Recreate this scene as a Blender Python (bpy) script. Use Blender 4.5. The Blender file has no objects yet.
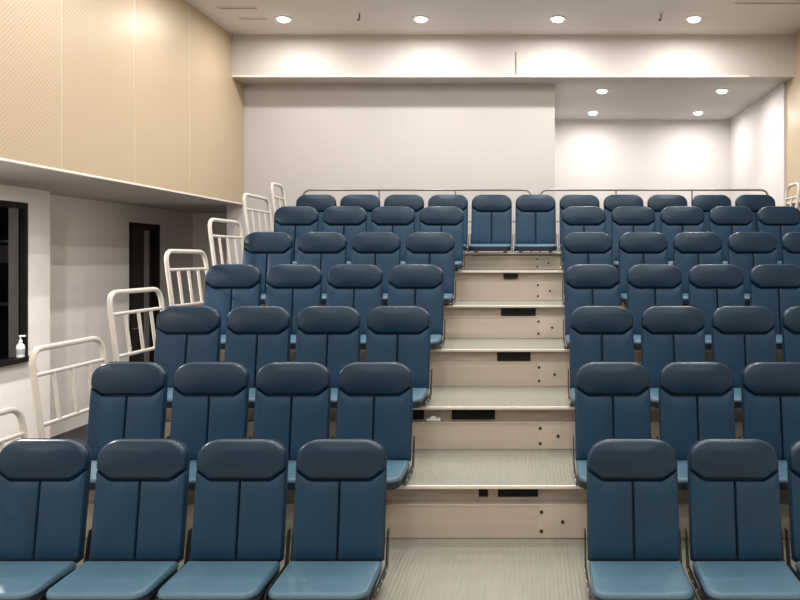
import bpy, bmesh, math, random
from mathutils import Vector, Matrix
random.seed(7)
scene = bpy.context.scene
COL = scene.collection
E = 2.01          # eye height above the floor
S = 0.52          # seat pitch
F = 775.0

# ------------------------------------------------------------------ materials
def new_mat(name):
    m = bpy.data.materials.new(name); m.use_nodes = True
    nt = m.node_tree
    return m, nt, nt.nodes['Principled BSDF']

def simple(name, col, rough=0.5, metal=0.0, spec=0.5, noise=0.0, nscale=8.0, bump=0.0, bscale=200.0, stretch=None, sheen=0.0, coat=0.0):
    m, nt, b = new_mat(name)
    b.inputs['Base Color'].default_value = (*col, 1)
    b.inputs['Roughness'].default_value = rough
    b.inputs['Metallic'].default_value = metal
    b.inputs['Specular IOR Level'].default_value = spec
    b.inputs['Sheen Weight'].default_value = sheen
    b.inputs['Coat Weight'].default_value = coat
    tc = nt.nodes.new('ShaderNodeTexCoord')
    src = tc.outputs['Object']
    if stretch:
        mp = nt.nodes.new('ShaderNodeMapping'); mp.inputs['Scale'].default_value = stretch
        nt.links.new(src, mp.inputs['Vector']); src = mp.outputs['Vector']
    if noise > 0:
        n = nt.nodes.new('ShaderNodeTexNoise'); n.inputs['Scale'].default_value = nscale; n.inputs['Detail'].default_value = 4
        nt.links.new(src, n.inputs['Vector'])
        r = nt.nodes.new('ShaderNodeValToRGB')
        r.color_ramp.elements[0].position = 0.3; r.color_ramp.elements[1].position = 0.7
        r.color_ramp.elements[0].color = (*[c * (1 - noise) for c in col], 1)
        r.color_ramp.elements[1].color = (*[min(1, c * (1 + noise)) for c in col], 1)
        nt.links.new(n.outputs['Fac'], r.inputs['Fac']); nt.links.new(r.outputs['Color'], b.inputs['Base Color'])
    if bump > 0:
        n2 = nt.nodes.new('ShaderNodeTexNoise'); n2.inputs['Scale'].default_value = bscale
        nt.links.new(src, n2.inputs['Vector'])
        bp = nt.nodes.new('ShaderNodeBump'); bp.inputs['Strength'].default_value = bump; bp.inputs['Distance'].default_value = 0.002
        nt.links.new(n2.outputs['Fac'], bp.inputs['Height']); nt.links.new(bp.outputs['Normal'], b.inputs['Normal'])
    return m

M = {}
M['wall'] = simple('white_paint_dimmed', (0.49, 0.466, 0.46), 0.75, noise=0.015, nscale=1.5)  # white paint darkened to offset the strong lamp light on it
M['alcove'] = simple('white_paint_lit_alcove', (0.60, 0.575, 0.565), 0.75, noise=0.015, nscale=1.5)  # same white paint made paler; brighter alcove light put into the colour
M['wall_low'] = simple('white_paint_lit_lower', (0.86, 0.83, 0.80), 0.75, noise=0.015, nscale=1.5)  # same white paint at its palest; colour stands in for missing light
M['ceiling'] = simple('ceiling_paint', (0.75, 0.715, 0.69), 0.8, noise=0.02, nscale=1.0)
M['beam'] = simple('beam_paint', (0.54, 0.512, 0.495), 0.7, noise=0.01, nscale=1.5)
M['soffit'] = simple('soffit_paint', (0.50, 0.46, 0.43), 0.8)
M['bounce_floor'] = simple('pale_bounce_wood', (0.55, 0.45, 0.34), 0.4, noise=0.1, nscale=3, stretch=(6, .6, 1))
M['floor'] = simple('dark_carpet', (0.035, 0.032, 0.032), 0.95, noise=0.3, nscale=60)
M['fabric'] = simple('blue_leatherette', (0.0078, 0.036, 0.075), 0.46, spec=0.27, noise=0.10, nscale=5, bump=0.12, bscale=260)
M['head'] = simple('dark_blue_leatherette', (0.0032, 0.0215, 0.047), 0.36, spec=0.32, noise=0.10, nscale=5, bump=0.10, bscale=260)
M['seat'] = simple('blue_seat_lit_fabric', (0.056, 0.123, 0.180), 0.45, spec=0.5, noise=0.08, nscale=6, bump=0.12, bscale=260)  # paler than the backs: light from above is put into the colour
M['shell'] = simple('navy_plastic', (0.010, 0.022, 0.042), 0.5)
M['dark_metal'] = simple('dark_steel', (0.012, 0.014, 0.018), 0.45, metal=0.3)
M['bolt'] = simple('black_bolt', (0.01, 0.01, 0.01), 0.5)
M['chrome'] = simple('bright_steel', (0.7, 0.7, 0.7), 0.3, metal=0.9)
M['rail'] = simple('white_painted_steel', (0.53, 0.50, 0.46), 0.35)
M['grey_rail'] = simple('grey_steel', (0.22, 0.215, 0.21), 0.35, metal=0.5)
M['riser'] = simple('beige_laminate', (0.50, 0.44, 0.375), 0.4, noise=0.05, nscale=3, stretch=(0.6, 3, 6))
M['plate'] = simple('beige_steel_plate', (0.54, 0.475, 0.405), 0.35, noise=0.03, nscale=6)
M['recess'] = simple('dull_steel_channel', (0.46, 0.40, 0.345), 0.4, noise=0.15, nscale=6, stretch=(1, 4, 8))
M['nose'] = simple('pale_aluminium', (0.72, 0.69, 0.63), 0.35, metal=0.35)
M['black'] = simple('black_void', (0.006, 0.006, 0.006), 0.9)
M['door'] = simple('dark_brown_wood', (0.022, 0.014, 0.011), 0.5, noise=0.25, nscale=4, stretch=(6, 6, 0.5))
M['frame'] = simple('black_frame', (0.006, 0.0055, 0.0055), 0.5, spec=0.25)
M['grey'] = simple('grey_metal', (0.28, 0.28, 0.285), 0.5)
M['rack'] = simple('dark_grey_steel', (0.035, 0.035, 0.037), 0.5)
M['dark_room'] = simple('dark_wall', (0.05, 0.047, 0.045), 0.9)
M['trim_white'] = simple('white_trim', (0.80, 0.76, 0.70), 0.4)
M['bottle'] = simple('clear_plastic', (0.75, 0.78, 0.78), 0.2)
M['gap'] = simple('ceiling_joint', (0.20, 0.18, 0.165), 0.8)
M['strip'] = simple('panel_joint_strip', (0.52, 0.435, 0.32), 0.3, spec=0.6)

# ribbed deck
m, nt, b = new_mat('ribbed_deck')
b.inputs['Roughness'].default_value = 0.42
tc = nt.nodes.new('ShaderNodeTexCoord')
w = nt.nodes.new('ShaderNodeTexWave'); w.bands_direction = 'X'; w.inputs['Scale'].default_value = 14; w.inputs['Distortion'].default_value = 0
nt.links.new(tc.outputs['Object'], w.inputs['Vector'])
mp = nt.nodes.new('ShaderNodeMapping'); mp.inputs['Scale'].default_value = (36, 1.2, 1)
nt.links.new(tc.outputs['Object'], mp.inputs['Vector'])
n = nt.nodes.new('ShaderNodeTexNoise'); n.inputs['Scale'].default_value = 2.2; n.inputs['Detail'].default_value = 5
nt.links.new(mp.outputs['Vector'], n.inputs['Vector'])
r = nt.nodes.new('ShaderNodeValToRGB')
r.color_ramp.elements[0].position = 0.3; r.color_ramp.elements[0].color = (0.205, 0.202, 0.170, 1)
r.color_ramp.elements[1].position = 0.7; r.color_ramp.elements[1].color = (0.245, 0.242, 0.205, 1)
nt.links.new(n.outputs['Fac'], r.inputs['Fac']); nt.links.new(r.outputs['Color'], b.inputs['Base Color'])
bp = nt.nodes.new('ShaderNodeBump'); bp.inputs['Strength'].default_value = 0.35; bp.inputs['Distance'].default_value = 0.003
nt.links.new(w.outputs['Fac'], bp.inputs['Height']); nt.links.new(bp.outputs['Normal'], b.inputs['Normal'])
M['deck'] = m

# perforated tan panel
m, nt, b = new_mat('perforated_tan_panel')
b.inputs['Roughness'].default_value = 0.38; b.inputs['Specular IOR Level'].default_value = 0.3
tc = nt.nodes.new('ShaderNodeTexCoord')
mp = nt.nodes.new('ShaderNodeMapping'); mp.inputs['Rotation'].default_value = (math.radians(45), 0, 0); mp.inputs['Scale'].default_value = (0.001, 36, 36)
nt.links.new(tc.outputs['Object'], mp.inputs['Vector'])
v = nt.nodes.new('ShaderNodeTexVoronoi'); v.inputs['Scale'].default_value = 1.0; v.inputs['Randomness'].default_value = 0.0
nt.links.new(mp.outputs['Vector'], v.inputs['Vector'])
r = nt.nodes.new('ShaderNodeValToRGB')
r.color_ramp.elements[0].position = 0.20; r.color_ramp.elements[0].color = (0.355, 0.28, 0.185, 1)
r.color_ramp.elements[1].position = 0.30; r.color_ramp.elements[1].color = (0.475, 0.382, 0.265, 1)
nt.links.new(v.outputs['Distance'], r.inputs['Fac']); nt.links.new(r.outputs['Color'], b.inputs['Base Color'])
M['panel'] = m

# glass
m, nt, b = new_mat('window_glass')
b.inputs['Base Color'].default_value = (0.9, 0.93, 0.95, 1); b.inputs['Roughness'].default_value = 0.02
b.inputs['Transmission Weight'].default_value = 1.0; b.inputs['IOR'].default_value = 1.02
M['glass'] = m

# lamp lens
m, nt, b = new_mat('lamp_lens')
b.inputs['Base Color'].default_value = (1, 1, 1, 1)
b.inputs['Emission Color'].default_value = (1.0, 0.96, 0.88, 1); b.inputs['Emission Strength'].default_value = 14.0
M['lens'] = m

# ------------------------------------------------------------------ helpers
def link_mesh(name, bm, mat, parent=None, smooth=False, loc=(0, 0, 0)):
    bmesh.ops.recalc_face_normals(bm, faces=bm.faces[:])
    me = bpy.data.meshes.new(name); bm.to_mesh(me); bm.free()
    if smooth:
        for p in me.polygons: p.use_smooth = True
        me.set_sharp_from_angle(angle=math.radians(40))
    me.materials.append(mat)
    o = bpy.data.objects.new(name, me); COL.objects.link(o); o.location = loc
    if parent: o.parent = parent
    return o

def thing(name, label, cat, loc=(0, 0, 0), group=None):
    o = bpy.data.objects.new(name, None); COL.objects.link(o); o.location = loc
    o.empty_display_size = 0.1
    o['label'] = label; o['category'] = cat
    if group: o['group'] = group
    return o

def tag(o, label, cat, group=None):
    o['label'] = label; o['category'] = cat
    if group: o['group'] = group
    return o

def struct(name, bm, mat, parent=None):
    o = link_mesh(name, bm, mat, parent)
    if parent is None: o['kind'] = 'structure'
    return o

def add_box(bm, x0, x1, y0, y1, z0, z1, bevel=0.0):
    vs = [bm.verts.new((x, y, z)) for x in (x0, x1) for y in (y0, y1) for z in (z0, z1)]
    idx = [(0, 1, 3, 2), (4, 6, 7, 5), (0, 4, 5, 1), (2, 3, 7, 6), (0, 2, 6, 4), (1, 5, 7, 3)]
    fs = [bm.faces.new([vs[i] for i in f]) for f in idx]
    if bevel > 0:
        es = list({e for f in fs for e in f.edges})
        bmesh.ops.bevel(bm, geom=es, offset=bevel, segments=2, affect='EDGES', profile=0.5)

def box(*a, bevel=0.0):
    bm = bmesh.new(); add_box(bm, *a, bevel=bevel); return bm

def fillet(pts, r, n=6):
    pts = [Vector(p) for p in pts]; out = [pts[0]]
    for i in range(1, len(pts) - 1):
        p, a, c = pts[i], pts[i - 1], pts[i + 1]
        da, dc = (a - p), (c - p)
        rr = min(r, da.length * 0.49, dc.length * 0.49)
        p0, p1 = p + da.normalized() * rr, p + dc.normalized() * rr
        for k in range(n + 1):
            t = k / n
            out.append((1 - t) ** 2 * p0 + 2 * t * (1 - t) * p + t * t * p1)
    out.append(pts[-1]); return out

def add_tube(bm, pts, r, seg=10, cap=True):
    pts = [Vector(p) for p in pts]
    rings = []; prev = None
    for i, p in enumerate(pts):
        if i == 0: t = pts[1] - pts[0]
        elif i == len(pts) - 1: t = pts[-1] - pts[-2]
        else: t = (pts[i + 1] - p).normalized() + (p - pts[i - 1]).normalized()
        t.normalize()
        if prev is None:
            u = t.orthogonal().normalized()
        else:
            u = (prev - t * prev.dot(t)).normalized()
        prev = u; v = t.cross(u)
        rings.append([bm.verts.new(p + (u * math.cos(2 * math.pi * k / seg) + v * math.sin(2 * math.pi * k / seg)) * r) for k in range(seg)])
    for a, c in zip(rings[:-1], rings[1:]):
        for k in range(seg):
            bm.faces.new((a[k], a[(k + 1) % seg], c[(k + 1) % seg], c[k]))
    if cap:
        bm.faces.new(rings[0][::-1]); bm.faces.new(rings[-1])

def tube(pts, r, seg=10):
    bm = bmesh.new(); add_tube(bm, pts, r, seg); return bm

def add_lathe(bm, prof, seg=20, c=(0, 0, 0)):
    rings = []
    for (rad, z) in prof:
        rings.append([bm.verts.new((c[0] + rad * math.cos(2 * math.pi * k / seg), c[1] + rad * math.sin(2 * math.pi * k / seg), c[2] + z)) for k in range(seg)])
    for a, d in zip(rings[:-1], rings[1:]):
        for k in range(seg):
            bm.faces.new((a[k], a[(k + 1) % seg], d[(k + 1) % seg], d[k]))
    bm.faces.new(rings[0][::-1]); bm.faces.new(rings[-1])

def resample(poly, step):
    out = []
    n = len(poly)
    for i in range(n):
        a, c = Vector(poly[i]), Vector(poly[(i + 1) % n])
        k = max(1, int((c - a).length / step))
        for j in range(k): out.append(a + (c - a) * (j / k))
    return out

def inset_poly(poly, t):
    """poly: CCW list of 2-D vectors; moved inwards by t."""
    n = len(poly); out = []
    for i in range(n):
        a, p, c = poly[i - 1], poly[i], poly[(i + 1) % n]
        d1 = (p - a).normalized(); d2 = (c - p).normalized()
        n1 = Vector((-d1.y, d1.x)); n2 = Vector((-d2.y, d2.x))
        m = n1 + n2
        m = m / max(0.5, 1 + n1.dot(n2)) if m.length > 1e-6 else n1
        out.append(p + m * t)
    return out

def pillow(bm, poly, edge_r, height, place, back=0.0, crown=0.0, steps=5):
    """a cushion: outline poly, its rim rounded over edge_r, height tall, its flat back at -back; place maps (x, h, d) to a point"""
    poly = [Vector(p) for p in poly]
    cx = sum(p.x for p in poly) / len(poly); cy = sum(p.y for p in poly) / len(poly)
    rings = [[bm.verts.new(place(p.x, p.y, -back)) for p in poly]]
    for k in range(steps + 1):
        a = (math.pi / 2) * k / steps
        t = edge_r * (1 - math.cos(a)); z = height * math.sin(a)
        q = inset_poly(poly, t)
        rings.append([bm.verts.new(place(p.x, p.y, z)) for p in q])
    base = inset_poly(poly, edge_r)
    for s in (0.7, 0.35):
        rings.append([bm.verts.new(place(cx + (p.x - cx) * s, cy + (p.y - cy) * s, height + crown * (1 - s * s))) for p in base])
    n = len(poly)
    for a, c in zip(rings[:-1], rings[1:]):
        for k in range(n):
            bm.faces.new((a[k], a[(k + 1) % n], c[(k + 1) % n], c[k]))
    bm.faces.new(rings[-1]); bm.faces.new(rings[0][::-1])

def X_at(px, Y): return (px - 533) * Y / F
def Z_at(py, Y): return E + (258 - py) * Y / F

# ------------------------------------------------------------------ dimensions
ROW_Y = [4.0 + 0.85 * i for i in range(7)]             # front of each back rest at the seat
NOSE = [3.75 + 0.85 * i for i in range(7)]
DROP = [3.22] + [2.6 - 0.5855 * (i - 1) for i in range(1, 6)] + [-0.118]
LIFT = (3.22 - 3.16) * S      # the front chairs stand on slightly taller feet
TIER = [E - S * d for d in DROP]
XL, XR = -2.93, 2.98                                    # ends of the tiers
LANDING = 9.62
ceil_z, beam_z, sof_z = E + 2.85, E + 2.31, E + 0.712
PXL, PXR = -3.84, 3.33
WX = -5.40
NEAR = -8.0

# ------------------------------------------------------------------ the room
struct('floor', box(-7.7, 5.2, NEAR - .2, 13.2, -0.1, 0.0), M['floor'])
struct('floor_bounce', box(-3.9, 3.6, NEAR, 3.3, 0.0005, 0.012), M['bounce_floor'])  # unseen pale floor, added to bounce light up to ceiling and chairs
struct('ceiling', box(-7.7, 5.2, NEAR - .2, 10.5, ceil_z, ceil_z + 0.1), M['ceiling'])
# left: lower wall with the window and door openings
WT = -5.16          # face of the thicker near part of the wall
wy0, wy1, wz0, wz1 = 5.9, 7.90, 0.965, 2.57
dy0, dy1, dz1 = 10.36, 11.20, 2.49
bm = bmesh.new()
add_box(bm, WX - .15, WT, NEAR, wy0, 0, sof_z)
add_box(bm, WT - .05, WT, wy0, wy1, 0, wz0)
add_box(bm, WT - .05, WT, wy0, wy1, wz1, sof_z)
add_box(bm, WT - .05, WT, wy1, 8.2, 0, sof_z)
add_box(bm, WX - .15, WT, 8.2, 8.28, 0, sof_z)
add_box(bm, WX - .15, WX, 8.28, dy0, 0, sof_z)
add_box(bm, WX - .15, WX, dy0, dy1, dz1, sof_z)
add_box(bm, WX - .15, WX, dy1, 12.45, 0, sof_z)
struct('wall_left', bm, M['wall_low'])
struct('wall_corridor', box(WX, -4.07, 12.3, 12.45, 0, sof_z), M['wall_low'])
# bulkhead above the left side
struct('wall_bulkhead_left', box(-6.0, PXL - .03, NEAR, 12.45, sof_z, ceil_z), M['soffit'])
struct('wall_bulkhead_right', box(PXR + .03, 3.75, NEAR, 10.2, sof_z, ceil_z), M['soffit'])
struct('wall_right', box(3.60, 3.75, NEAR, 10.2, 0, sof_z), M['wall_low'])
# back walls and the alcove
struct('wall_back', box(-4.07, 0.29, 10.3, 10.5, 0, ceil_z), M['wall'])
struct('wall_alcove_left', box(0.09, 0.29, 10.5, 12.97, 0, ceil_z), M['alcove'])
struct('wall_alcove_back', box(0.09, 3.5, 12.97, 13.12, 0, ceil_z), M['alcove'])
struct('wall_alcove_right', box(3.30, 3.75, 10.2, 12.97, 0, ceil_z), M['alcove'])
struct('ceiling_alcove', box(0.29, 3.30, 10.3, 12.97, beam_z, beam_z + .1), M['alcove'])
struct('floor_alcove', box(0.29, 3.30, 10.3, 12.97, 0, TIER[6]), M['floor'])
# beam
struct('trim_2', box(PXL, PXR, 9.89, 10.3, beam_z, ceil_z), M['beam'])
struct('trim_3', box(PXL, 2.75, 9.878, 9.91, beam_z - .004, beam_z + .022, bevel=.003), M['trim_white'])
struct('trim_4', box(X_at(515.2, 9.885), X_at(516.4, 9.885), 9.885, 9.90, beam_z + .024, ceil_z - .22), M['gap'])
# behind the camera
struct('wall_front', box(-6, 3.75, NEAR - .15, NEAR, 0, ceil_z), M['wall'])

# acoustic panels of the bulkheads
seam = [8.68 + 1.19 * k for k in range(-9, 2)]
seam_l = [NEAR] + seam + [10.3]
seam_l = [s for s in seam_l if NEAR <= s <= 10.3]
seams = [62, 135, 190]
ys = [PXL * F / (px - 533) for px in seams]
edges = [NEAR, -3.0, 0.33, 1.52, 2.70, 3.89, 5.10] + ys + [10.3]
edges[-2:-1] = [ys[-1]]
pn = ['behind the camera end', 'far forward of the seats', 'well forward of the seats', 'forward of the seats', 'level with the front seats', 'just outside the left edge',
      'at the left edge with plainly visible dots', 'second from the left edge, between two pale joints', 'third from the left edge', 'meeting the back beam at the corner']
for i in range(len(edges) - 1):
    o = link_mesh('acoustic_panel', box(PXL - .03, PXL, edges[i] + .012, edges[i + 1] - .012, sof_z + .012, ceil_z, bevel=.002), M['panel'])
    tag(o, 'tan perforated panel, upper left wall, ' + pn[i], 'wall panel', 'tan perforated wall panels on the left')
    if i > 0:
        st = struct('trim_%d' % (10 + i), box(PXL - .03, PXL - .002, edges[i] - .0115, edges[i] + .0115, sof_z + .012, ceil_z), M['strip'])
struct('trim_5', box(PXL - .035, PXL + .004, NEAR, 10.3, sof_z - .006, sof_z + .0115), M['trim_white'])
redge = [NEAR, 0.4, 3.0, 5.6, 8.0, 10.2]
rn = ['behind the camera end', 'level with the front of the hall', 'beside the front rows', 'beside the middle rows', 'meeting the back beam at right edge']
for i in range(len(redge) - 1):
    o = link_mesh('acoustic_panel', box(PXR, PXR + .03, redge[i] + .006, redge[i + 1] - .006, sof_z + .012, ceil_z, bevel=.002), M['panel'])
    tag(o, 'tan perforated panel, upper right wall, ' + rn[i], 'wall panel', 'tan perforated wall panels on the right')
struct('trim_6', box(PXR - .004, PXR + .035, NEAR, 10.2, sof_z - .006, sof_z + .0115), M['trim_white'])

# ---- window and dark control room behind it
wf = bpy.data.objects.new('window_1', None); COL.objects.link(wf); wf.location = (WT, wy0, wz0); wf['kind'] = 'structure'
def wpart(name, bm, mat):
    o = link_mesh(name, bm, mat, wf); o.matrix_parent_inverse = Matrix.Translation((-WT, -wy0, -wz0)); return o
bm = bmesh.new()
add_box(bm, WT - .05, WT + .012, wy1 - .05, wy1, wz0, wz1)
add_box(bm, WT - .05, WT + .012, wy0, wy0 + .07, wz0, wz1)
add_box(bm, WT - .05, WT + .012, wy0 + .07, wy1 - .05, wz1 - .06, wz1)
wpart('window_frame', bm, M['frame'])
wpart('window_sill', box(WT - .06, WT + .075, wy0, wy1, wz0, wz0 + .05, bevel=.004), M['frame'])
wpart('window_pane', box(WT - .045, WT - .037, wy0 + .07, wy1 - .05, wz0 + .05, wz1 - .06), M['glass'])
bm = bmesh.new()
add_box(bm, -7.6, -7.5, 5.6, 10.0, 0, sof_z); add_box(bm, -7.5, WX - .16, 9.9, 10.0, 0, sof_z); add_box(bm, -7.5, WX - .16, 5.6, 5.7, 0, sof_z)
add_box(bm, -7.5, WX - .16, 5.7, 9.9, sof_z, sof_z + .05)
struct('wall_booth', bm, M['dark_room'])
# rack and monitor in the booth
rk = thing('equipment_rack', 'dim grey equipment rack seen through the dark window', 'rack', (-6.08, 9.3, 0))
bm = bmesh.new()
for sx in (-.3, .3):
    for sy in (-.25, .25): add_box(bm, sx - .02, sx + .02, sy - .02, sy + .02, 0, 2.3)
link_mesh('rack_frame', bm, M['rack'], rk)
for z in (.25, .8, 1.45, 2.02):
    link_mesh('shelf', box(-.28, .28, -.23, .23, z, z + .03), M['grey'], rk)
link_mesh('front_panel', box(-.28, .28, -.26, -.2305, 1.95, 2.16), M['grey'], rk)
link_mesh('pale_strip', box(-.26, .26, -.262, -.24, 2.19, 2.22), M['chrome'], rk)['label'] = 'pale horizontal strip'
ds = thing('desk', 'dark control desk under the window inside the booth', 'desk', (-6.1, 7.6, 0))
link_mesh('desk_top', box(-.4, .4, -.9, .9, .74, .78), M['door'], ds)
for sx in (-.36, .36):
    for sy in (-.85, .85): link_mesh('leg', box(sx - .025, sx + .025, sy - .025, sy + .025, 0, .74), M['frame'], ds)
mo = thing('monitor', 'dark desktop monitor on the desk behind the window', 'monitor', (-6.1, 8.1, .78))
link_mesh('screen', box(-.28, .28, -.02, .02, .12, .50, bevel=.006), M['grey'], mo)
link_mesh('stand', box(-.03, .03, .0205, .04, .008, .3), M['frame'], mo)
link_mesh('base', box(-.12, .12, -.06, .1, 0, .0075), M['frame'], mo)
# sanitiser bottle on the sill
bt = thing('pump_bottle', 'small white pump bottle standing on the dark window sill', 'bottle', (X_at(20.5, 7.77), 7.77, wz0 + .05))
bm = bmesh.new(); add_lathe(bm, [(.035, 0), (.04, .006), (.04, .10), (.034, .125), (.016, .14), (.016, .15)], 16)
link_mesh('bottle_body', bm, M['bottle'], bt, True)
bm = bmesh.new(); add_lathe(bm, [(.018, .15), (.018, .172), (.007, .175), (.007, .205)], 12); add_box(bm, -.012, .05, -.01, .01, .205, .222, bevel=.003)
link_mesh('pump', bm, M['trim_white'], bt)
bm = bmesh.new(); add_lathe(bm, [(.0405, .03), (.0408, .031), (.0408, .085), (.0405, .086)], 16)
link_mesh('paper_band', bm, M['grey'], bt, True)['label'] = 'grey band round the bottle'

# ---- door
dr = bpy.data.objects.new('door_1', None); COL.objects.link(dr); dr.location = (WX, dy0, 0); dr['kind'] = 'structure'
def dpart(name, bm, mat):
    o = link_mesh(name, bm, mat, dr); o.matrix_parent_inverse = Matrix.Translation((-WX, -dy0, 0)); return o
bm = bmesh.new()
add_box(bm, WX - .15, WX + .01, dy0, dy0 + .05, 0, dz1); add_box(bm, WX - .15, WX + .01, dy1 - .05, dy1, 0, dz1); add_box(bm, WX - .15, WX + .01, dy0 + .05, dy1 - .05, dz1 - .05, dz1)
dpart('door_frame', bm, M['frame'])
dpart('door_leaf', box(WX - .10, WX - .06, dy0 + .055, dy1 - .055, .01, dz1 - .055), M['door'])
dpart('glass_strip', box(WX - .0598, WX - .055, 10.88, 11.02, .15, dz1 - .09), M['grey'])
dpart('door_handle', tube(fillet([(WX - .06, 10.55, 1.05), (WX - .015, 10.55, 1.05), (WX - .015, 10.66, 1.05)], .02), .009), M['chrome'])

# ---- ceiling details
def slot(px0, px1, py, label, wide=.02):
    Y = (ceil_z - E) * F / (258 - py)
    o = thing('ceiling_vent', label, 'vent', ((X_at(px0, Y) + X_at(px1, Y)) / 2, Y, ceil_z), 'slot vents in the ceiling')
    h = (X_at(px1, Y) - X_at(px0, Y)) / 2
    bm = bmesh.new()
    add_box(bm, -h, h, -wide - .012, -wide, -.012, 0); add_box(bm, -h, h, wide, wide + .012, -.012, 0)
    add_box(bm, -h - .012, -h, -wide - .012, wide + .012, -.012, 0); add_box(bm, h, h + .012, -wide - .012, wide + .012, -.012, 0)
    link_mesh('vent_frame', bm, M['ceiling'], o)
    link_mesh('slot', box(-h, h, -wide, wide, -.006, 0), M['gap'], o)
slot(241, 267, 18.5, 'short dark slot vent in the ceiling beside the leftmost downlight', .012)
slot(219, 257, 7.5, 'slot vent in the ceiling corner, nearer than the short dark one', .02)
slot(735, 800, 2.5, 'long slot vent at the top right of the ceiling', .02)
for px, lab in ((359.5, 'between the first and second downlights from left'), (661, 'beside the rightmost downlight of the ceiling row')):
    Y = 9.0; x = X_at(px, Y)
    o = thing('ceiling_hook', 'small dark hook hanging from the ceiling ' + lab, 'hook', (x, Y, ceil_z), 'dark hooks hanging from the ceiling')
    bm = bmesh.new(); add_lathe(bm, [(.028, -.01), (.03, -.006), (.03, 0)], 12); link_mesh('rose', bm, M['ceiling'], o)
    link_mesh('hook', tube(fillet([(0, 0, -.01), (0, 0, -.085), (-.022, 0, -.095), (-.026, 0, -.075)], .012), .007, 8), M['dark_metal'], o)

LIGHTS = []
def downlight(x, y, z, label, group, power, r=.075):
    o = thing('downlight', label, 'ceiling light', (x, y, z), group)
    bm = bmesh.new()
    add_lathe(bm, [(r + .022, -.001), (r + .022, -.008), (r + .016, -.014), (r, -.014), (r - .002, -.006)], 28)
    link_mesh('trim_ring', bm, M['trim_white'], o, True)
    bm = bmesh.new(); add_lathe(bm, [(r - .003, -.0145), (r - .004, -.022), (r - .014, -.036), (r - .034, -.044)], 28)
    link_mesh('lamp_lens', bm, M['lens'], o)
    ld = bpy.data.lights.new('downlight_lamp', 'AREA'); ld.shape = 'DISK'; ld.size = r * 1.8; ld.energy = power
    ld.color = (1.0, 0.955, 0.90)
    l = bpy.data.objects.new('downlight_lamp', ld); COL.objects.link(l); l.parent = o; l.location = (0, 0, -.05)
    LIGHTS.append(l)
for (x, y, lab) in ((-4.4, 6.1, 'nearest the window'), (-4.5, 3.2, 'second from the window'), (-4.5, 1.0, 'third from the window')):  # unseen fill lamps, added to brighten the lower left wall
    downlight(x, y, sof_z, 'added fill lamp under the tan bulkhead, ' + lab, 'added fill lamps under the left bulkhead', 240 if y > 6 else 60)
lx = [X_at(px, 9.2) for px in (283.5, 421, 557.5, 694)]
where = ['leftmost of its row', 'second from left', 'third from left', 'rightmost of its row']
POW = 58
for r_i, Y in enumerate((9.2, 7.57, 5.94, 4.31, 2.68, 1.05, -.58, -2.21, -3.84, -5.47)):  # rows over the open floor are unseen lamps, added as ambient fill
    nm = (['above the back row', 'above the fifth row', 'above the third row', 'above the front row', 'just ahead of the seats'] + ['added out of view as fill'] * 5)[r_i]
    for c_i, x in enumerate(lx):
        downlight(x, Y, ceil_z, 'round ceiling downlight %s, %s' % (nm, where[c_i]), 'round downlights in the hall ceiling', POW * (1.0, 1.0, .9, .8, .6, .5, .5, .5, .5, .5)[r_i] * (.84 if c_i == 0 else 1))
for (px, py, lab) in ((602, 90, 'front left'), (722, 90, 'front right'), (593, 112, 'back left'), (698, 112, 'back right')):
    Y = (beam_z - E) * F / (258 - py)
    downlight(X_at(px, Y), Y, beam_z, 'round downlight in the lower alcove ceiling, %s of the four' % lab, 'round downlights in the alcove', 43, .07)

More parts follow.
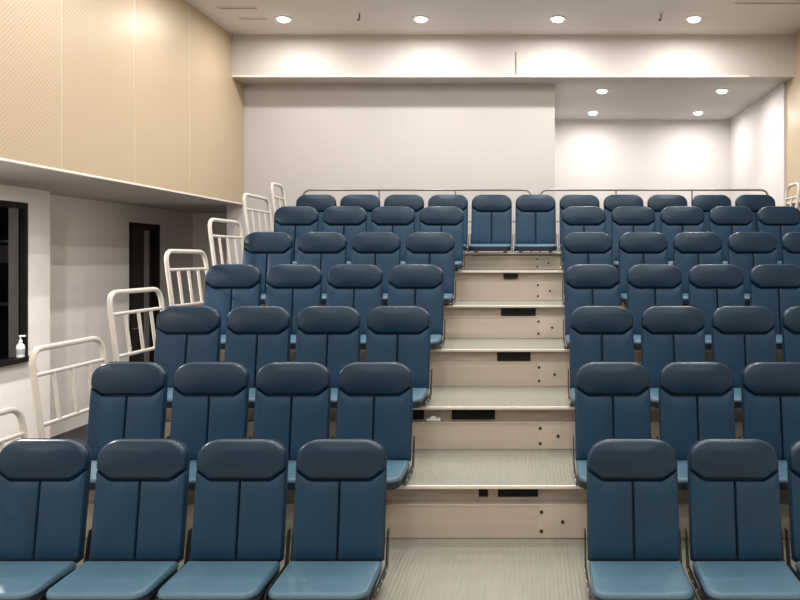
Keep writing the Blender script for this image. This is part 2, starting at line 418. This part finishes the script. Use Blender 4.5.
# ------------------------------------------------------------------ seating tiers
ordn = ['front', 'second', 'third', 'fourth', 'fifth', 'sixth', 'back']
AXL, AXR = -.76, .33       # the aisle
for i in range(7):
    z = TIER[i]; y0 = NOSE[i]
    y1 = NOSE[i + 1] + .03 if i < 6 else LANDING
    lab = ['lowest beige aisle tier at the bottom edge, carrying the front seats', 'second beige aisle tier from the bottom', 'third beige aisle tier from the bottom',
           'fourth beige aisle tier up, middle of the steps', 'fifth beige aisle tier from the bottom', 'sixth beige aisle tier, just below the top one', 'topmost beige tier carrying the back row of seats'][i]
    t = thing('seating_tier', lab, 'seating platform', (0, y0, z), 'stepped platform tiers')
    dp = y1 - y0
    link_mesh('deck', box(XL, XR, .012, dp - .0005, -.018, 0), M['deck'], t)
    link_mesh('nose_trim', box(XL, XR, -.008, .0115, -.018, .002, bevel=.003), M['nose'], t)
    if i > 0:
        gap = (0, .125, .118, .112, .110, .108, .045)[i]
        zt, zb = -gap, TIER[i - 1] - z + .0008
        link_mesh('riser', box(XL, XR, .03, .05, zb, zt, bevel=.002), M['riser'], t)
        link_mesh('riser_lip', box(XL, XR, .0245, .0995 if i < 3 else .0575, zt + .0003, zt + .006), M['nose'], t)
        # channel behind the gap, with its dark slots
        link_mesh('channel', box(XL, XR, (.10 if i < 3 else .058), .12, zt + .0065, -.0185), M['recess'], t)
        holes = {1: [(X_at(479, 4.7), X_at(488, 4.7)), (X_at(498, 4.7), X_at(538, 4.7))], 2: [(X_at(413, 5.55), X_at(424, 5.55)), (X_at(452, 5.55), X_at(495, 5.55))], 3: [(X_at(492, 5.55), X_at(530, 5.55))], 4: [(X_at(497, 6.4), X_at(536, 6.4))], 5: [(X_at(500, 7.2), X_at(516, 7.2))]}.get(i, [])
        for (xa, xb) in holes:
            hh = gap - .03
            zc = (zt + -.0185) / 2
            link_mesh('slot', box(xa, xb, (.088, .046, .026)[(i > 2) + (i > 4)], (.0995, .0575, .0295)[(i > 2) + (i > 4)], zc - hh * (.42 if i not in (1, 5) else .22), zc + hh * .42), M['black'], t)
        # mounting plate and its bolts, at the right of the aisle
        ph = (zt - zb)
        link_mesh('mounting_plate', box(.035, AXR, .0265, .0298, zb + .002, zt - .002, bevel=.001), M['plate'], t)
        for (bx, bz) in ((.05, .80), (.177, .5), (.05, .22)):
            bm = bmesh.new(); add_lathe(bm, [(.011, 0), (.011, .004), (.007, .007)], 10)
            bmesh.ops.rotate(bm, verts=bm.verts, matrix=Matrix.Rotation(math.pi / 2, 3, 'X'))
            bmesh.ops.translate(bm, verts=bm.verts, vec=(bx, .0264, zb + ph * bz))
            link_mesh('bolt', bm, M['bolt'], t)
    else:
        link_mesh('riser', box(XL, XR, .03, .05, -z + .001, -.0185), M['riser'], t)
    # side panels closing the ends
    for xs in (XL, XR - .02):
        link_mesh('side_panel', box(xs, xs + .02, .0555, dp - .0005, -z + .001, -.019), M['riser'], t)

# small crumpled paper left in the third gap
bm = bmesh.new()
for k in range(3):
    add_box(bm, -.05 + k * .03, -.015 + k * .03, -.012, .012, 0, .02 + .012 * (k % 2), bevel=.006)
for v in bm.verts: v.co += Vector((random.uniform(-.006, .006), random.uniform(-.005, .005), random.uniform(0, .006)))
for v in bm.verts: v.co.z = max(v.co.z, 0)
o = link_mesh('crumpled_paper', bm, M['bottle'], loc=(X_at(434, 5.5), NOSE[2] + .04, TIER[2] - .115 + .0065))
tag(o, 'crumpled white scrap lying in the gap under the third tier', 'paper')

# ------------------------------------------------------------------ chairs
TILT = math.radians(8.5)
ST, CT = math.sin(TILT), math.cos(TILT)
Z0 = .087
def P(x, h, d):
    return (x, ST * h - CT * d, Z0 + CT * h + ST * d)
W, H = .235, .608
def arc(cx, cy, rx, ry, a0, a1, n=8):
    return [(cx + rx * math.cos(math.radians(a0 + (a1 - a0) * k / n)), cy + ry * math.sin(math.radians(a0 + (a1 - a0) * k / n))) for k in range(n + 1)]
rx, ry = .122, .102
head = [(-.150, .402), (.150, .402), (.168, .407), (W - .006, .452), (W, .464)] + arc(W - rx, H - ry, rx, ry, 0, 90, 9) + arc(-W + rx, H - ry, rx, ry, 90, 180, 9) + [(-W, .464), (-W + .006, .452), (-.168, .407)]
def lower(sgn):
    q = [(.002, .018), (W - .02, .0), (W - .006, .006), (W, .02), (W, .442), (W - .004, .450), (.163, .402), (.150, .397), (.002, .397)]
    q[0] = (.002, .0)
    if sgn < 0: q = [(-x, y) for x, y in q][::-1]
    return q
full = [(-W + .02, -.02), (W - .02, -.02), (W + .003, 0)] + [(W + .004, .30)] + arc(W - rx + .003, H - ry + .003, rx, ry, 0, 90, 9) + arc(-W + rx - .003, H - ry + .003, rx, ry, 90, 180, 9) + [(-W - .004, .30), (-W - .003, 0)]

def make_chair():
    t = thing('auditorium_chair', 'x', 'chair', (0, 0, 0), 'dark blue auditorium chairs on the tiers')
    bm = bmesh.new()
    for s in (-1, 1): pillow(bm, resample(lower(s), .05), .010, .028, lambda x, h, d: P(x, h, d), crown=.004, steps=5)
    link_mesh('backrest', bm, M['fabric'], t, True)
    bm = bmesh.new(); pillow(bm, resample(head, .05), .019, .040, lambda x, h, d: P(x, h, d), crown=.014, steps=6)
    link_mesh('headrest', bm, M['head'], t, True)
    bm = bmesh.new()
    pillow(bm, resample(full, .06), .010, .028, lambda x, h, d: P(x, h, -.0005 - d), steps=3)
    link_mesh('back_shell', bm, M['shell'], t, True)
    # seat cushion
    sw, dep = .238, .385
    sp = [(-sw, -.012), (-sw, -dep + .075)] + arc(-sw + .07, -dep + .075, .07, .075, 180, 270, 7) + arc(sw - .07, -dep + .075, .07, .075, 270, 360, 7) + [(sw, -.012)]
    sp = [(x, y) for x, y in sp]
    def SP(x, y, d):
        top = .104 + .016 * (y / dep)          # falls gently to the front
        return (x, y - .034, .066 + (top - .066) * (d / .055))
    bm = bmesh.new(); pillow(bm, resample(sp, .05), .018, .055, SP, crown=.003, steps=5)
    link_mesh('seat', bm, M['seat'], t, True)
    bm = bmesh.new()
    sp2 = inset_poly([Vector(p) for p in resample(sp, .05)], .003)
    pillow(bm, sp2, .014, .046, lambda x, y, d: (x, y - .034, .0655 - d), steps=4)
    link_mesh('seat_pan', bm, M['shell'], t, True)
    # side arms and feet
    for s in (-1, 1):
        xa, xb = s * .2435, s * .2505
        x0, x1 = min(xa, xb), max(xa, xb)
        pts = [(.085, .22), (.05, .22), (.0, .06), (-.24, .045), (-.30, .030), (-.30, .012), (-.02, .012), (.05, .03)]
        bm = bmesh.new()
        a = [bm.verts.new((x0, y, z)) for y, z in pts]; c = [bm.verts.new((x1, y, z)) for y, z in pts]
        bm.faces.new(a); bm.faces.new(c[::-1])
        for k in range(len(pts)):
            j = (k + 1) % len(pts); bm.faces.new((a[k], a[j], c[j], c[k]))
        br = link_mesh('hinge_bracket', bm, M['dark_metal'], t)
        for (by, bz) in ((-.01, .035), (-.13, .028), (-.23, .028)):
            bm = bmesh.new(); add_lathe(bm, [(.008, 0), (.008, .0025), (.005, .004)], 8)
            bmesh.ops.rotate(bm, verts=bm.verts, matrix=Matrix.Rotation(s * math.pi / 2, 3, 'Y'))
            bmesh.ops.translate(bm, verts=bm.verts, vec=(s * .2507, by, bz))
            link_mesh('bolt', bm, M['chrome'], br)
        link_mesh('foot', box(s * .17 - .02, s * .17 + .02, -.20, -.03, 0.0004, .0165), M['dark_metal'], t)
    return t

def copy_tree(o, parent=None):
    c = o.copy(); COL.objects.link(c)
    if parent: c.parent = parent
    for ch in o.children: copy_tree(ch, c)
    return c

COLS_L = [-4.935, -3.935, -2.935, -1.935]
COLS_R = [1.02, 2.04, 3.05, 4.06, 5.06]
proto = make_chair(); first = True
TALL = {}
SHORT = {('foot' if c.data.vertices[0].co.x < 0 else 'r'): c.data for c in proto.children if c.name.startswith('foot')}
for key, sx in (('foot', -.17), ('r', .17)):
    bm = box(sx - .02, sx + .02, -.20, -.03, .0004 - LIFT, .0165); me = bpy.data.meshes.new('tall_foot')
    bmesh.ops.recalc_face_normals(bm, faces=bm.faces[:]); bm.to_mesh(me); bm.free(); me.materials.append(M['dark_metal']); TALL[key] = me
def place(x, i, label):
    global first
    o = proto if first else copy_tree(proto)
    first = False
    o.location = (x * S, ROW_Y[i], TIER[i] + (LIFT if i == 0 else 0)); o['label'] = label
    if i == 0:
        for ch in o.children:
            if ch.name.startswith('foot'): ch.data = TALL['foot' if ch.data.vertices[0].co.x < 0 else 'r']
    else:
        for ch in o.children:
            if ch.name.startswith('foot'): ch.data = SHORT['foot' if ch.data.vertices[0].co.x < 0 else 'r']
nl = ['end seat by white guard rail', 'third from the aisle', 'second from the aisle', 'next to the aisle steps']
nr = ['next to the aisle steps', 'second from the aisle', 'third from the aisle', 'fourth from the aisle', 'fifth from the aisle']
DXL = [0, .01, .01, .015, .03, .05]; DXR = [-.02, -.05, -.04, -.045, 0, .03]     # the rows are not set out quite evenly
for i in range(6):
    for k, x in enumerate(COLS_L):
        place(x + DXL[i], i, 'blue chair in the %s row, left block, %s' % (ordn[i], nl[k]))
    for k, x in enumerate(COLS_R):
        place(x + DXR[i], i, 'blue chair in the %s row, right block, %s' % (ordn[i], nr[k]))
allx = COLS_L + [-.94, .06, 1.06, 2.06, 3.06, 4.06, 5.06]
names7 = ['leftmost, at the left end of the rail', 'second from the left end', 'third from the left end', 'left of the aisle head, fourth from left end', 'left one of the two above the aisle steps',
          'right one of the two above the aisle steps', 'right of the aisle head, fifth from right end', 'fourth from the right end', 'third from the right end', 'second from the right end', 'rightmost, at the right end of the rail']
for k, x in enumerate(allx):
    place(x, 6, 'blue chair in the back row, ' + names7[k])

# ------------------------------------------------------------------ guard rails
def guard_rail(side, i):
    ya = NOSE[i] + .04; L = .76 if i < 6 else .42
    s = -1 if side == 'left' else 1
    xb = -2.905 if s < 0 else 2.955
    lean = .105
    def R(y, z): return (s * lean * z / .8, y, z)
    lab = 'white tubular guard rail leaning outward at the %s end of the %s row' % (side, ordn[i])
    t = thing('guard_rail', lab, 'railing', (xb, ya, TIER[i]), 'white guard rails on the %s' % side)
    zt, zm, zl = .80, .645, .345
    link_mesh('frame', tube(fillet([R(0, .004), R(0, zt), R(L, zt), R(L, .004)], .11), .0185, 12), M['rail'], t, True)
    link_mesh('mid_rail', tube([R(.012, zm), R(L - .012, zm)], .0135), M['rail'], t, True)
    link_mesh('lower_rail', tube([R(.012, zl), R(L - .012, zl)], .0135), M['rail'], t, True)
    nb = 3 if i < 6 else 1
    for k in range(nb):
        y = L * (k + 1) / (nb + 1)
        link_mesh('baluster', tube([R(y, zl + .008), R(y, zm - .008)], .013), M['rail'], t, True)
    for y in (0, L):
        link_mesh('foot_plate', box(-.035 if s < 0 else -.012, .012 if s < 0 else .014, y - .03, y + .03, 0.0003, .006), M['rail'], t)
for i in range(7):
    guard_rail('left', i)
for i in range(7):
    guard_rail('right', i)

# grey rails behind the back row
for (x0, x1, lab) in ((X_at(303, 9.5), X_at(531.5, 9.5), 'thin grey rail behind the back row, left half'), (X_at(540, 9.5), X_at(768, 9.5), 'thin grey rail behind the back row, right half')):
    h = E + .834 - TIER[6]; w = x1 - x0
    t = thing('back_rail', lab, 'railing', (x0, 9.5, TIER[6]), 'grey rails behind the back row')
    link_mesh('frame', tube(fillet([(0, 0, .003), (0, 0, h), (w, 0, h), (w, 0, .003)], .10), .013, 10), M['grey_rail'], t, True)
    link_mesh('mid_rail', tube([(.01, 0, h * .5), (w - .01, 0, h * .5)], .010, 8), M['grey_rail'], t, True)
    for k in (1, 2):
        link_mesh('post', tube([(w * k / 3, 0, .003), (w * k / 3, 0, h - .008)], .010, 8), M['grey_rail'], t, True)

# ------------------------------------------------------------------ camera, world, view
cam = bpy.data.cameras.new('camera'); co = bpy.data.objects.new('camera', cam); COL.objects.link(co)
co.location = (0, 0, E); co.rotation_euler = (math.pi / 2, 0, 0)
cam.sensor_width = 36; cam.lens = 36 * F / 800
cam.shift_x = -133 / 800; cam.shift_y = -42 / 800
cam.clip_start = .05
scene.camera = co
wd = bpy.data.worlds.new('world'); scene.world = wd; wd.use_nodes = True
wd.node_tree.nodes['Background'].inputs['Color'].default_value = (.02, .02, .02, 1)
scene.view_settings.view_transform = 'Standard'; scene.view_settings.look = 'None'
scene.view_settings.gamma = 1; scene.view_settings.use_curve_mapping = False
scene.view_settings.exposure = -0.9
scene.cycles.max_bounces = 10; scene.cycles.diffuse_bounces = 6
